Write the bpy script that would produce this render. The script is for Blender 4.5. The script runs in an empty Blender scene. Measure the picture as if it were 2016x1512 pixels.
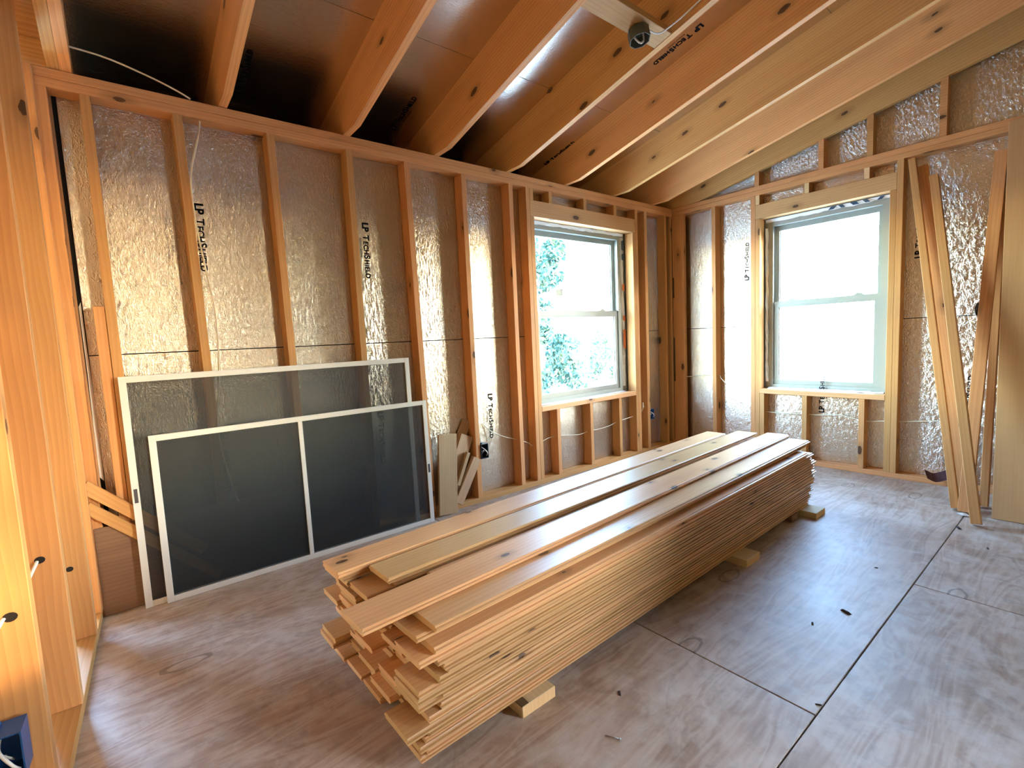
import bpy, bmesh, math, random
from mathutils import Vector, Matrix
rnd = random.Random(7)
C = bpy.context.scene.collection
SC = bpy.context.scene

# ------------------------------------------------------------------ camera, world, sun, exposure
cam = bpy.data.cameras.new('camera'); camo = bpy.data.objects.new('camera', cam); C.objects.link(camo)
_r = Vector((0.77686405, -0.62794578, -0.04654413)); _u = Vector((0.09486371, 0.04364474, 0.99453306)); _f = Vector((0.62248143, 0.77703233, -0.09347529))
cm = Matrix(((_r.x, _u.x, -_f.x), (_r.y, _u.y, -_f.y), (_r.z, _u.z, -_f.z))).to_4x4()
camo.matrix_world = Matrix.Translation((-4.39396, -2.82539, 1.16912)) @ cm
cam.sensor_width = 36; cam.lens = 36 * 954.64 / 2016; cam.clip_start = 0.02
SC.camera = camo

W = bpy.data.worlds.new('world'); SC.world = W; W.use_nodes = True
bg = W.node_tree.nodes['Background']
sky = W.node_tree.nodes.new('ShaderNodeTexSky'); sky.sky_type = 'NISHITA'; sky.sun_disc = False
sky.sun_elevation = math.radians(17.0); sky.sun_rotation = math.radians(145.2); sky.air_density = 1.0; sky.dust_density = 0.3; sky.ozone_density = 2.0
W.node_tree.links.new(sky.outputs[0], bg.inputs[0]); bg.inputs[1].default_value = 3.0

sun = bpy.data.lights.new('sun', 'SUN'); sun.energy = 2.3; sun.angle = math.radians(1.2); sun.color = (1.0, 0.66, 0.36)
suno = bpy.data.objects.new('sun', sun); C.objects.link(suno)
SUND = Vector((-0.57, 0.82, -0.07)).normalized()
suno.rotation_euler = SUND.to_track_quat('-Z', 'Y').to_euler(); suno.location = (5, -12, 6)

def portal(name, loc, rot, sx, sy):
    l = bpy.data.lights.new(name, 'AREA'); l.shape = 'RECTANGLE'; l.size = sx; l.size_y = sy
    l.cycles.is_portal = True
    o = bpy.data.objects.new(name, l); C.objects.link(o); o.location = loc; o.rotation_euler = rot
portal('portal_a', (-1.23, 0.22, 1.35), (math.radians(-90), 0, 0), 1.2, 1.5)
portal('portal_b', (0.22, -1.31, 1.35), (0, math.radians(90), 0), 1.5, 0.95)
portal('portal_e', (-2.15, -4.52, 1.35), (math.radians(90), 0, 0), 1.2, 1.5)

SC.view_settings.view_transform = 'Standard'; SC.view_settings.look = 'None'
SC.view_settings.exposure = 2.1; SC.view_settings.gamma = 1.0; SC.view_settings.use_curve_mapping = False

# ------------------------------------------------------------------ node helpers and materials
class NT:
    def __init__(s, name):
        s.m = bpy.data.materials.new(name); s.m.use_nodes = True
        s.t = s.m.node_tree; s.b = s.t.nodes['Principled BSDF']; s.out = s.t.nodes['Material Output']
    def n(s, typ, **kw):
        nd = s.t.nodes.new(typ)
        for k, v in kw.items(): setattr(nd, k, v)
        return nd
    def l(s, a, b): s.t.links.new(a, b)
    def math(s, op, a, b=0.0, c=None):
        nd = s.n('ShaderNodeMath', operation=op)
        for i, v in enumerate((a, b, c)):
            if v is None: continue
            if isinstance(v, (int, float)): nd.inputs[i].default_value = v
            else: s.l(v, nd.inputs[i])
        return nd.outputs[0]
    def mix(s, f, a, b, mode='MIX'):
        nd = s.n('ShaderNodeMix', data_type='RGBA', blend_type=mode)
        for k, v in ((0, f), (6, a), (7, b)):
            if isinstance(v, (int, float)): nd.inputs[k].default_value = v
            elif isinstance(v, tuple): nd.inputs[k].default_value = (*v[:3], 1)
            else: s.l(v, nd.inputs[k])
        return nd.outputs[2]
    def noise(s, vec, scale, detail=3, rough=0.55, dist=0.0):
        nd = s.n('ShaderNodeTexNoise'); nd.inputs['Scale'].default_value = scale
        nd.inputs['Detail'].default_value = detail; nd.inputs['Roughness'].default_value = rough; nd.inputs['Distortion'].default_value = dist
        if vec is not None: s.l(vec, nd.inputs['Vector'])
        return nd.outputs[0]
    def ramp(s, f, stops):
        nd = s.n('ShaderNodeValToRGB'); e = nd.color_ramp.elements
        while len(e) < len(stops): e.new(0.5)
        for el, (p, c) in zip(e, stops):
            el.position = p; el.color = (*c, 1) if isinstance(c, tuple) else (c, c, c, 1)
        s.l(f, nd.inputs[0]); return nd.outputs[0]
    def bump(s, h, strength, dist=0.01):
        nd = s.n('ShaderNodeBump'); nd.inputs['Strength'].default_value = strength; nd.inputs['Distance'].default_value = dist
        s.l(h, nd.inputs['Height']); s.l(nd.outputs[0], s.b.inputs['Normal'])

def plain(name, col, rough=0.5, metal=0.0, spec=0.5):
    k = NT(name); k.b.inputs['Base Color'].default_value = (*col, 1); k.b.inputs['Roughness'].default_value = rough
    k.b.inputs['Metallic'].default_value = metal; k.b.inputs['Specular IOR Level'].default_value = spec
    return k.m

def wood(name, light, dark, knot=0.5, rough=0.6, ring=0.5, var=0.25, spec=0.3, ks=(3.6, 7.5)):
    """pine: grain runs along u (metres), v is across the face"""
    k = NT(name)
    uv = k.n('ShaderNodeUVMap'); oi = k.n('ShaderNodeObjectInfo')
    off = k.n('ShaderNodeVectorMath', operation='ADD'); k.l(uv.outputs[0], off.inputs[0])
    cb = k.n('ShaderNodeCombineXYZ')
    k.l(k.math('MULTIPLY', oi.outputs['Random'], 61.7), cb.inputs[0]); k.l(k.math('MULTIPLY', oi.outputs['Random'], 23.1), cb.inputs[1])
    k.l(cb.outputs[0], off.inputs[1])
    def sc(x, y):
        nd = k.n('ShaderNodeVectorMath', operation='MULTIPLY'); k.l(off.outputs[0], nd.inputs[0]); nd.inputs[1].default_value = (x, y, 1); return nd.outputs[0]
    fine = k.noise(sc(3.0, 130.0), 1.0, 4, 0.6)
    broad = k.noise(sc(0.9, 9.0), 1.0, 3, 0.55, 0.4)
    wv = k.n('ShaderNodeTexWave', wave_type='BANDS', bands_direction='Y', wave_profile='SAW')
    wv.inputs['Scale'].default_value = 9.0; wv.inputs['Distortion'].default_value = 7.0; wv.inputs['Detail'].default_value = 1.5
    wv.inputs['Detail Scale'].default_value = 0.55
    k.l(sc(0.35, 1.9), wv.inputs['Vector'])
    grain = k.math('ADD', k.math('MULTIPLY', fine, 0.45), k.math('MULTIPLY', wv.outputs['Fac'], ring))
    g2 = k.math('ADD', grain, k.math('MULTIPLY', k.math('SUBTRACT', broad, 0.5), 0.9))
    col = k.ramp(g2, [(0.12, light), (0.62, tuple(0.5 * (a + b) for a, b in zip(light, dark))), (1.0, dark)])
    # board to board variation
    hs = k.n('ShaderNodeHueSaturation'); k.l(col, hs.inputs['Color'])
    k.l(k.math('ADD', k.math('MULTIPLY', oi.outputs['Random'], var), 1.0 - var * 0.5), hs.inputs['Value'])
    k.l(k.math('ADD', k.math('MULTIPLY', oi.outputs['Random'], -0.014), 0.501), hs.inputs['Hue'])
    c = hs.outputs[0]
    # knots
    vo = k.n('ShaderNodeTexVoronoi', feature='F1', voronoi_dimensions='2D'); vo.inputs['Scale'].default_value = 1.0; k.l(sc(*ks), vo.inputs['Vector'])
    sep = k.n('ShaderNodeSeparateColor'); k.l(vo.outputs['Color'], sep.inputs[0])
    vd = k.math('ADD', vo.outputs['Distance'], k.math('MULTIPLY', k.math('SUBTRACT', k.noise(sc(40.0, 80.0), 1.0, 2), 0.5), 0.07))
    on = k.math('LESS_THAN', sep.outputs[0], knot)
    size = k.math('ADD', k.math('MULTIPLY', sep.outputs[1], 0.085), 0.045)
    core = k.math('MULTIPLY', k.math('LESS_THAN', vd, size), on)
    hal = k.n('ShaderNodeMapRange'); k.l(vo.outputs['Distance'], hal.inputs[0]); hal.inputs[1].default_value = 0.06; hal.inputs[2].default_value = 0.30
    hal.inputs[3].default_value = 0.55; hal.inputs[4].default_value = 0.0
    c = k.mix(k.math('MULTIPLY', hal.outputs[0], on), c, tuple(x * 0.55 for x in dark))
    c = k.mix(k.math('MULTIPLY', core, 0.85), c, (0.055, 0.022, 0.010))
    k.l(c, k.b.inputs['Base Color'])
    k.b.inputs['Roughness'].default_value = rough; k.b.inputs['Specular IOR Level'].default_value = spec
    k.bump(g2, 0.12, 0.002)
    return k.m

def foil(name, rough, wr, col=(0.82, 0.77, 0.69)):
    k = NT(name)
    tc = k.n('ShaderNodeTexCoord'); oi = k.n('ShaderNodeObjectInfo')
    v = k.n('ShaderNodeVectorMath', operation='ADD'); k.l(tc.outputs['Object'], v.inputs[0])
    cb = k.n('ShaderNodeCombineXYZ'); k.l(k.math('MULTIPLY', oi.outputs['Random'], 31.0), cb.inputs[2]); k.l(cb.outputs[0], v.inputs[1])
    m1 = k.n('ShaderNodeMapping'); k.l(v.outputs[0], m1.inputs[0]); m1.inputs['Rotation'].default_value = (0.5, 0.6, 0.55); m1.inputs['Scale'].default_value = (1, 2.6, 1.7)
    a = k.noise(m1.outputs[0], 24, 4, 0.62, 0.8)
    m2 = k.n('ShaderNodeMapping'); k.l(v.outputs[0], m2.inputs[0]); m2.inputs['Rotation'].default_value = (-0.7, 0.2, -0.4); m2.inputs['Scale'].default_value = (2.2, 1, 1.3)
    b = k.noise(m2.outputs[0], 48, 3, 0.6, 0.5)
    ra = k.math('ABSOLUTE', k.math('SUBTRACT', a, 0.5)); rb = k.math('ABSOLUTE', k.math('SUBTRACT', b, 0.5))
    h = k.math('ADD', k.math('MULTIPLY', ra, 1.0), k.math('MULTIPLY', rb, 0.5))
    k.bump(h, wr, 0.02)
    big = k.noise(v.outputs[0], 2.2, 2, 0.5)
    k.l(k.mix(k.math('MULTIPLY', big, 0.35), col, tuple(x * 0.78 for x in col)), k.b.inputs['Base Color'])
    k.b.inputs['Metallic'].default_value = 1.0
    k.l(k.math('ADD', k.math('MULTIPLY', big, 0.12), rough - 0.06), k.b.inputs['Roughness'])
    return k.m

def ply_floor(name):
    k = NT(name)
    tc = k.n('ShaderNodeTexCoord'); oi = k.n('ShaderNodeObjectInfo')
    v = k.n('ShaderNodeVectorMath', operation='ADD'); k.l(tc.outputs['Object'], v.inputs[0])
    cb = k.n('ShaderNodeCombineXYZ'); k.l(k.math('MULTIPLY', oi.outputs['Random'], 17.0), cb.inputs[1]); k.l(cb.outputs[0], v.inputs[1])
    m = k.n('ShaderNodeMapping'); k.l(v.outputs[0], m.inputs[0]); m.inputs['Scale'].default_value = (0.45, 2.4, 1)
    fig = k.noise(m.outputs[0], 2.4, 3, 0.5, 1.6)
    band = k.math('ABSOLUTE', k.math('SUBTRACT', k.math('FRACT', k.math('MULTIPLY', fig, 7.0)), 0.5))
    m3 = k.n('ShaderNodeMapping'); k.l(v.outputs[0], m3.inputs[0]); m3.inputs['Scale'].default_value = (3, 60, 1)
    fine = k.noise(m3.outputs[0], 1.0, 4, 0.6)
    st = k.noise(v.outputs[0], 2.3, 5, 0.62, 0.6); st2 = k.noise(v.outputs[0], 9.0, 4, 0.65, 0.3)
    g = k.math('ADD', k.math('MULTIPLY', band, 0.30), k.math('ADD', k.math('MULTIPLY', fine, 0.22), k.math('MULTIPLY', st, 0.62)))
    col = k.ramp(g, [(0.28, (0.25, 0.155, 0.100)), (0.50, (0.42, 0.310, 0.230)), (0.75, (0.62, 0.53, 0.45))])
    # grey cement-like dust and dark smudges
    dust = k.ramp(st2, [(0.45, 0.0), (0.72, 1.0)])
    col = k.mix(k.math('MULTIPLY', dust, 0.45), col, (0.66, 0.63, 0.58))
    sm = k.ramp(k.noise(v.outputs[0], 5.0, 6, 0.7, 1.2), [(0.56, 0.0), (0.70, 1.0)])
    col = k.mix(k.math('MULTIPLY', sm, 0.32), col, (0.085, 0.065, 0.055))
    # boat-shaped patches
    vo = k.n('ShaderNodeTexVoronoi', feature='F1', voronoi_dimensions='2D'); m4 = k.n('ShaderNodeMapping'); k.l(v.outputs[0], m4.inputs[0]); m4.inputs['Scale'].default_value = (1.7, 4.2, 1)
    k.l(m4.outputs[0], vo.inputs['Vector']); vo.inputs['Scale'].default_value = 1.0
    sp = k.n('ShaderNodeSeparateColor'); k.l(vo.outputs['Color'], sp.inputs[0])
    on = k.math('LESS_THAN', sp.outputs[0], 0.13)
    dd = k.math('ADD', vo.outputs['Distance'], k.math('MULTIPLY', k.math('SUBTRACT', st2, 0.5), 0.12))
    ringm = k.math('MULTIPLY', k.math('MULTIPLY', k.math('GREATER_THAN', dd, 0.105), k.math('LESS_THAN', dd, 0.14)), on)
    col = k.mix(k.math('MULTIPLY', ringm, 0.5), col, (0.07, 0.055, 0.045))
    k.l(col, k.b.inputs['Base Color']); k.l(k.math('ADD', k.math('MULTIPLY', st, 0.25), 0.36), k.b.inputs['Roughness'])
    k.b.inputs['Specular IOR Level'].default_value = 0.55
    k.bump(g, 0.12, 0.003)
    return k.m

def glass_mat():
    k = NT('window_glass')
    tr = k.n('ShaderNodeBsdfTransparent'); gl = k.n('ShaderNodeBsdfGlossy'); gl.inputs['Roughness'].default_value = 0.02
    tr.inputs[0].default_value = (0.94, 0.97, 0.96, 1)
    fr = k.n('ShaderNodeFresnel'); fr.inputs[0].default_value = 1.45
    mx = k.n('ShaderNodeMixShader'); k.l(fr.outputs[0], mx.inputs[0]); k.l(tr.outputs[0], mx.inputs[1]); k.l(gl.outputs[0], mx.inputs[2])
    k.l(mx.outputs[0], k.out.inputs[0]); return k.m

def screen_mat():
    k = NT('insect_mesh')
    tr = k.n('ShaderNodeBsdfTransparent'); df = k.n('ShaderNodeBsdfPrincipled'); df.inputs['Base Color'].default_value = (0.020, 0.026, 0.029, 1); df.inputs['Roughness'].default_value = 0.45
    tc = k.n('ShaderNodeTexCoord'); nz = k.noise(tc.outputs['Object'], 2.0, 3)
    mx = k.n('ShaderNodeMixShader'); k.l(k.math('ADD', k.math('MULTIPLY', nz, 0.05), 0.635), mx.inputs[0])
    k.l(tr.outputs[0], mx.inputs[1]); k.l(df.outputs[0], mx.inputs[2]); k.l(mx.outputs[0], k.out.inputs[0]); return k.m

M = {}
M['stud'] = wood('framing_pine', (0.67, 0.360, 0.125), (0.41, 0.178, 0.050), knot=0.17, ring=0.32)
M['rafter'] = wood('rafter_pine', (0.82, 0.465, 0.160), (0.56, 0.260, 0.075), knot=0.14, ring=0.5)
M['header'] = wood('header_pine', (0.67, 0.400, 0.160), (0.43, 0.210, 0.070), knot=0.15, ring=0.3)
M['board'] = wood('tongue_groove_pine', (0.73, 0.450, 0.190), (0.49, 0.230, 0.078), knot=0.22, rough=0.37, ring=0.36, var=0.26, spec=0.85, ks=(5.5, 11.0))
M['end'] = wood('end_grain', (0.82, 0.58, 0.27), (0.64, 0.38, 0.14), knot=0.0, rough=0.8, ring=0.2, var=0.2)
M['ply'] = wood('plywood_face', (0.60, 0.365, 0.150), (0.44, 0.235, 0.085), knot=0.13, rough=0.6, ring=0.10, var=0.08)
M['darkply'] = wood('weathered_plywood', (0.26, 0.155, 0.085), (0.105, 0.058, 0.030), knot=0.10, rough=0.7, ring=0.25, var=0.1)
M['osb'] = wood('aged_strand_board', (0.34, 0.185, 0.085), (0.19, 0.095, 0.040), knot=0.0, rough=0.75, ring=0.2, var=0.15)  # unseen wall's board, darkened so the foil mirrors less brightness
M['block'] = wood('treated_block', (0.66, 0.54, 0.29), (0.50, 0.37, 0.17), knot=0.05, ring=0.3)
M['offcut'] = wood('offcut_pine', (0.56, 0.38, 0.20), (0.33, 0.19, 0.085), knot=0.10, ring=0.3)
M['foil'] = foil('wall_foil', 0.21, 0.36, (0.64, 0.555, 0.44))
M['foil2'] = foil('creased_wall_foil', 0.18, 0.50, (0.70, 0.65, 0.57))
M['deckfoil'] = foil('roof_foil', 0.24, 0.10, (0.76, 0.71, 0.64))
M['floor'] = ply_floor('subfloor_plywood')
M['dark'] = plain('dark_void', (0.012, 0.009, 0.007), 0.9)
M['ink'] = plain('printed_ink', (0.010, 0.008, 0.009), 0.9, 0.0, 0.05)
M['faintink'] = plain('faint_print', (0.16, 0.11, 0.07), 0.6)
M['vinyl'] = plain('window_vinyl', (0.33, 0.35, 0.30), 0.45)
M['alu'] = plain('screen_frame_white', (0.74, 0.70, 0.62), 0.4)
M['alu2'] = plain('screen_label_dark', (0.06, 0.05, 0.05), 0.5)
M['glass'] = glass_mat()
M['mesh'] = screen_mat()
M['wrap'] = plain('house_wrap_white', (0.80, 0.83, 0.82), 0.5)
M['wrapblue'] = plain('house_wrap_blue_print', (0.03, 0.075, 0.13), 0.5)
M['wraporange'] = plain('house_wrap_orange_print', (0.62, 0.15, 0.04), 0.5)
M['cable'] = plain('cable_jacket', (0.80, 0.70, 0.48), 0.45)
M['whitecable'] = plain('white_cable_jacket', (0.85, 0.82, 0.76), 0.4)
M['bluebox'] = plain('blue_box_plastic', (0.010, 0.085, 0.26), 0.35)
M['navybox'] = plain('navy_box_plastic', (0.010, 0.022, 0.045), 0.4)
M['steelbox'] = plain('grey_green_box', (0.085, 0.090, 0.070), 0.4)
M['steel'] = plain('bare_steel', (0.5, 0.48, 0.45), 0.35, 1.0)
M['flash'] = plain('brown_flashing', (0.115, 0.060, 0.070), 0.22, 0.35)
M['paper'] = plain('scrap_paper', (0.78, 0.74, 0.66), 0.7)
M['bark'] = plain('dark_chip', (0.035, 0.022, 0.015), 0.9)
M['leaf'] = plain('leaf_green', (0.040, 0.105, 0.080), 0.6)
M['leaf2'] = plain('leaf_yellow_green', (0.095, 0.125, 0.055), 0.6)
def leaf_mat(name, col, tcol):
    k = NT(name); k.b.inputs['Base Color'].default_value = (*col, 1); k.b.inputs['Roughness'].default_value = 0.6
    tl = k.n('ShaderNodeBsdfTranslucent'); tl.inputs[0].default_value = (*tcol, 1); mx = k.n('ShaderNodeMixShader'); mx.inputs[0].default_value = 0.5
    k.l(k.b.outputs[0], mx.inputs[1]); k.l(tl.outputs[0], mx.inputs[2]); k.l(mx.outputs[0], k.out.inputs[0]); return k.m
M['hedgeleaf'] = leaf_mat('hedge_leaf', (0.10, 0.105, 0.030), (0.21, 0.185, 0.050))
M['trunk'] = plain('bark_grey', (0.25, 0.22, 0.18), 0.9)
M['ground'] = plain('pale_ground', (0.78, 0.76, 0.70), 0.9)
M['fascia'] = plain('fascia_dark', (0.05, 0.04, 0.03), 0.9)

# ------------------------------------------------------------------ object helpers
WM = {}
def put(o, world, parent=None):
    if o.name not in C.objects: C.objects.link(o)
    WM[o.name] = world.copy()
    if parent is not None:
        o.parent = parent; o.matrix_basis = WM[parent.name].inverted() @ world
    else: o.matrix_basis = world
    return o
def tag(o, label=None, cat=None, group=None, kind=None):
    if label: o['label'] = label
    if cat: o['category'] = cat
    if group: o['group'] = group
    if kind: o['kind'] = kind
    return o
def empty(name, world=None, **kw):
    o = bpy.data.objects.new(name, None); o.empty_display_size = 0.1
    put(o, world if world is not None else Matrix()); return tag(o, **kw)
def finish(me, mats):
    for m in mats: me.materials.append(M[m] if isinstance(m, str) else m)
    return me
CACHE = {}
def beam_mesh(L, w, h, mat, endmat='end', bev=0.0018):
    key = (round(L, 4), round(w, 4), round(h, 4), mat, endmat)
    if key in CACHE: return CACHE[key]
    bm = bmesh.new()
    vs = [bm.verts.new((x, y, z)) for x in (0, L) for y in (-w / 2, w / 2) for z in (-h / 2, h / 2)]
    for f in ((0, 1, 3, 2), (4, 6, 7, 5), (0, 4, 5, 1), (2, 3, 7, 6), (0, 2, 6, 4), (1, 5, 7, 3)): bm.faces.new([vs[i] for i in f])
    if bev: bmesh.ops.bevel(bm, geom=list(bm.edges), offset=min(bev, w * 0.2, h * 0.2), segments=1, affect='EDGES', profile=0.5)
    bmesh.ops.recalc_face_normals(bm, faces=bm.faces)
    uvl = bm.loops.layers.uv.new('UVMap')
    for f in bm.faces:
        n = f.normal; ax = max(range(3), key=lambda i: abs(n[i]))
        f.material_index = 1 if (ax == 0 and abs(n.x) > 0.9) else 0
        for lp in f.loops:
            c = lp.vert.co
            lp[uvl].uv = (c.y * 3, c.z) if ax == 0 else ((c.x, c.z + 0.37 * (1 if n.y > 0 else 2)) if ax == 1 else (c.x, c.y + 0.91 * (1 if n.z > 0 else 2)))
    me = bpy.data.meshes.new('beam'); bm.to_mesh(me); bm.free(); finish(me, (mat, endmat)); CACHE[key] = me
    return me
def box(name, a, b, mat='stud', parent=None, axis=None, T=None, endmat=None, bev=0.0018):
    """axis-aligned box (in frame T); grain along its longest side unless axis is given"""
    a = Vector(a); b = Vector(b); d = b - a
    ax = axis if axis is not None else max(range(3), key=lambda i: d[i])
    o2 = [(1, 2), (2, 0), (0, 1)][ax]
    x = Vector((0, 0, 0)); x[ax] = 1; y = Vector((0, 0, 0)); y[o2[0]] = 1; z = x.cross(y)
    org = (a + b) / 2; org[ax] = a[ax]
    R = Matrix((x, y, z)).transposed().to_4x4()
    me = beam_mesh(d[ax], d[o2[0]], d[o2[1]], mat, endmat or ('end' if M[mat].name.find('pine') >= 0 or mat == 'block' else mat), bev)
    o = bpy.data.objects.new(name, me)
    return put(o, (T or Matrix()) @ Matrix.Translation(org) @ R, parent)
def beam(name, p0, p1, w, h, wdir, mat='stud', parent=None, T=None):
    p0 = Vector(p0); p1 = Vector(p1); x = (p1 - p0); L = x.length; x.normalize()
    y = Vector(wdir); y = (y - x * y.dot(x)).normalized(); z = x.cross(y)
    R = Matrix((x, y, z)).transposed().to_4x4()
    o = bpy.data.objects.new(name, beam_mesh(L, w, h, mat, 'end' if M[mat].name.find('pine') >= 0 else mat))
    return put(o, (T or Matrix()) @ Matrix.Translation(p0) @ R, parent)
def prism_x(name, pts, x0, x1, mat, parent=None, slope=0.0):
    """polygon in the YZ plane extruded along X; grain follows the slope"""
    bm = bmesh.new(); n = len(pts)
    A = [bm.verts.new((x0, y, z)) for y, z in pts]; B = [bm.verts.new((x1, y, z)) for y, z in pts]
    bm.faces.new(A); bm.faces.new(B[::-1])
    for i in range(n): bm.faces.new((A[i], B[i], B[(i + 1) % n], A[(i + 1) % n]))
    bmesh.ops.recalc_face_normals(bm, faces=bm.faces); uvl = bm.loops.layers.uv.new('UVMap')
    for f in bm.faces:
        for lp in f.loops:
            c = lp.vert.co
            lp[uvl].uv = (-c.y, c.z + slope * c.y) if abs(f.normal.x) > 0.5 else (-c.y, c.x)
    me = bpy.data.meshes.new(name); bm.to_mesh(me); bm.free(); finish(me, (mat,))
    return put(bpy.data.objects.new(name, me), Matrix(), parent)
def raw(name, verts, faces, mats, parent=None, world=None, fm=None, smooth=False):
    me = bpy.data.meshes.new(name); me.from_pydata([tuple(v) for v in verts], [], faces); finish(me, mats)
    if fm:
        for p, i in zip(me.polygons, fm): p.material_index = i
    if smooth:
        for p in me.polygons: p.use_smooth = True
    me.update()
    return put(bpy.data.objects.new(name, me), world or Matrix(), parent)
def boxes(name, lst, mat, parent=None, world=None):
    """one part made of several joined rails"""
    V = []; F = []
    for a, b in lst:
        k = len(V); V += [(x, y, z) for x in (a[0], b[0]) for y in (a[1], b[1]) for z in (a[2], b[2])]
        F += [tuple(k + i for i in f) for f in ((0, 1, 3, 2), (4, 6, 7, 5), (0, 4, 5, 1), (2, 3, 7, 6), (0, 2, 6, 4), (1, 5, 7, 3))]
    return raw(name, V, F, (mat,), parent, world)
def smoothpath(P, n=6):
    P = [Vector(p) for p in P]; out = []
    for i in range(len(P) - 1):
        a = P[max(i - 1, 0)]; b = P[i]; c = P[i + 1]; d = P[min(i + 2, len(P) - 1)]
        for k in range(n):
            t = k / n; out.append(0.5 * ((2 * b) + (c - a) * t + (2 * a - 5 * b + 4 * c - d) * t * t + (3 * b - a - 3 * c + d) * t ** 3))
    out.append(P[-1]); return out
def tube(name, P, r, mat, parent=None, seg=6, n=6, flat=1.0, world=None):
    P = smoothpath(P, n) if n > 1 else [Vector(p) for p in P]; V = []; F = []
    for i, q in enumerate(P):
        t = (P[min(i + 1, len(P) - 1)] - P[max(i - 1, 0)]).normalized()
        s = t.cross(Vector((0.31, 0.17, 0.93))).normalized(); w = t.cross(s)
        for k in range(seg):
            a = 2 * math.pi * k / seg; V.append(q + s * (r * math.cos(a)) + w * (r * flat * math.sin(a)))
    for i in range(len(P) - 1):
        for k in range(seg):
            F.append((i * seg + k, i * seg + (k + 1) % seg, (i + 1) * seg + (k + 1) % seg, (i + 1) * seg + k))
    F.append(tuple(range(seg))[::-1]); F.append(tuple((len(P) - 1) * seg + k for k in range(seg)))
    return raw(name, V, F, (mat,), parent, world, smooth=True)

# printed lettering ------------------------------------------------------------
def text_mesh(parts, mat):
    """parts: (string, size, x, y, bold) -> one flat mesh in the XY plane"""
    bm = bmesh.new(); x = 0.0
    for s, size, dx, y, bold in parts:
        cu = bpy.data.curves.new('t', 'FONT'); cu.body = s; cu.size = size; cu.offset = bold; cu.extrude = 0.0
        ob = bpy.data.objects.new('t', cu); C.objects.link(ob); bpy.context.view_layer.update()
        me = bpy.data.meshes.new_from_object(ob.evaluated_get(bpy.context.evaluated_depsgraph_get()))
        xs = [v.co.x for v in me.vertices]; wd = max(xs) - min(xs)
        if dx is None: px = x
        else: px = dx
        me.transform(Matrix.Translation((px - min(xs), y, 0))); bm.from_mesh(me)
        if dx is None: x = px + wd + size * 0.13
        bpy.data.objects.remove(ob); bpy.data.curves.remove(cu); bpy.data.meshes.remove(me)
        if s == 'LP': x += size * 0.25
    xs = [v.co.x for v in bm.verts]
    me = bpy.data.meshes.new('lettering'); bm.to_mesh(me); bm.free(); finish(me, (mat,)); return me, max(xs)
LOGO, LW = text_mesh([('LP', 0.064, None, 0, 0.0030), ('T', 0.062, None, 0, 0.0016), ('ECH', 0.050, None, 0, 0.0015), ('S', 0.062, None, 0, 0.0016), ('HIELD', 0.050, None, 0, 0.0015),
                      ('RADIANT BARRIER', 0.0165, 0.115, -0.028, 0.0)], 'ink')
LSC = 0.335 / LW
SMALL, SW = text_mesh([('RADIANT BARRIER SHEATHING PANEL FOIL SIDE FACES AIR', 0.010, 0.0, 0.032, 0.0), ('SPACING 1/8 IN AT ALL EDGES', 0.010, 0.0, 0.016, 0.0), ('EXPOSURE 1 SHEATHING SPAN 24/16', 0.010, 0.0, 0.0, 0.0)], 'faintink')
def lettering(me, org, xd, yd, scale, parent):
    x = Vector(xd).normalized(); y = Vector(yd).normalized(); z = x.cross(y)
    R = Matrix((x, y, z)).transposed().to_4x4()
    o = bpy.data.objects.new('printed_lettering', me)
    return put(o, Matrix.Translation(org) @ R @ Matrix.Scale(scale, 4), parent)

# ------------------------------------------------------------------ geometry constants
H = 2.372; PB = 2.296; SL = 0.226
def zb(y): return 2.376 + SL * (-y - 0.15)          # underside of the rafters
def zd(y): return zb(y) + 0.290                      # underside of the roof deck
YD = -4.30

# ------------------------------------------------------------------ floor
fl = empty('floor', label='grey-brown plywood subfloor with dusty smudges and open panel joints', cat='floor', kind='structure')
def ply(a, b): box('floor_panel', (a[0], a[1], -0.019), (b[0], b[1], 0.0), 'floor', fl, axis=0, endmat='floor', bev=0.0015)
g = 0.0022
ply((-4.90 + g, -2.31 + g), (-2.872 - g, 0.10 - g))
rows = [(-1.09, 0.10, [-2.872, -0.432, 0.10]), (-2.31, -1.09, [-2.872, -0.432, 0.10]), (-3.53, -2.31, [-4.90, -1.75, 0.10]), (YD - 0.1, -3.53, [-4.90, -2.872, -0.432, 0.10])]
for y0, y1, xs in rows:
    for i in range(len(xs) - 1): ply((xs[i] + g, y0 + g), (xs[i + 1] - g, y1 - g))
box('joist_deck', (-4.93, YD - 0.13, -0.06), (0.13, 0.13, -0.024), 'dark', fl, bev=0)

# ------------------------------------------------------------------ back wall (studs, plates, foil sheathing)
wa = empty('wall_back', label='open stud wall with foil sheathing behind the insect screens', cat='wall', kind='structure')
def studA(x1, z0=0.038, z1=PB, w=0.038, top=None):
    """stud with its right front edge at x1 (foot) and optional other x at its top"""
    if top is None: return box('stud', (x1 - w, 0, z0), (x1, 0.089, z1), 'stud', wa)
    return beam('stud', (x1 - w / 2, 0.0445, z0), (top - w / 2, 0.0445, z1), w, 0.089, (1, 0, 0), 'stud', wa)
studA(-4.527); studA(-4.388); studA(-4.030, top=-4.058); studA(-3.628, top=-3.655); studA(-3.236)
studA(-2.836, top=-2.872); studA(-2.449); studA(-2.039)
box('scab_board', (-4.467, 0.004, 0.038), (-4.428, 0.089, 1.395), 'stud', wa)
studA(-1.876); studA(-0.554); studA(-1.838, z1=2.085); studA(-0.592, z1=2.085); studA(-0.411, w=0.042); box('stud', (-0.036, 0, 0.038), (-0.001, 0.089, PB), 'stud', wa)
studA(-0.094, w=0.03)
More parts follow.
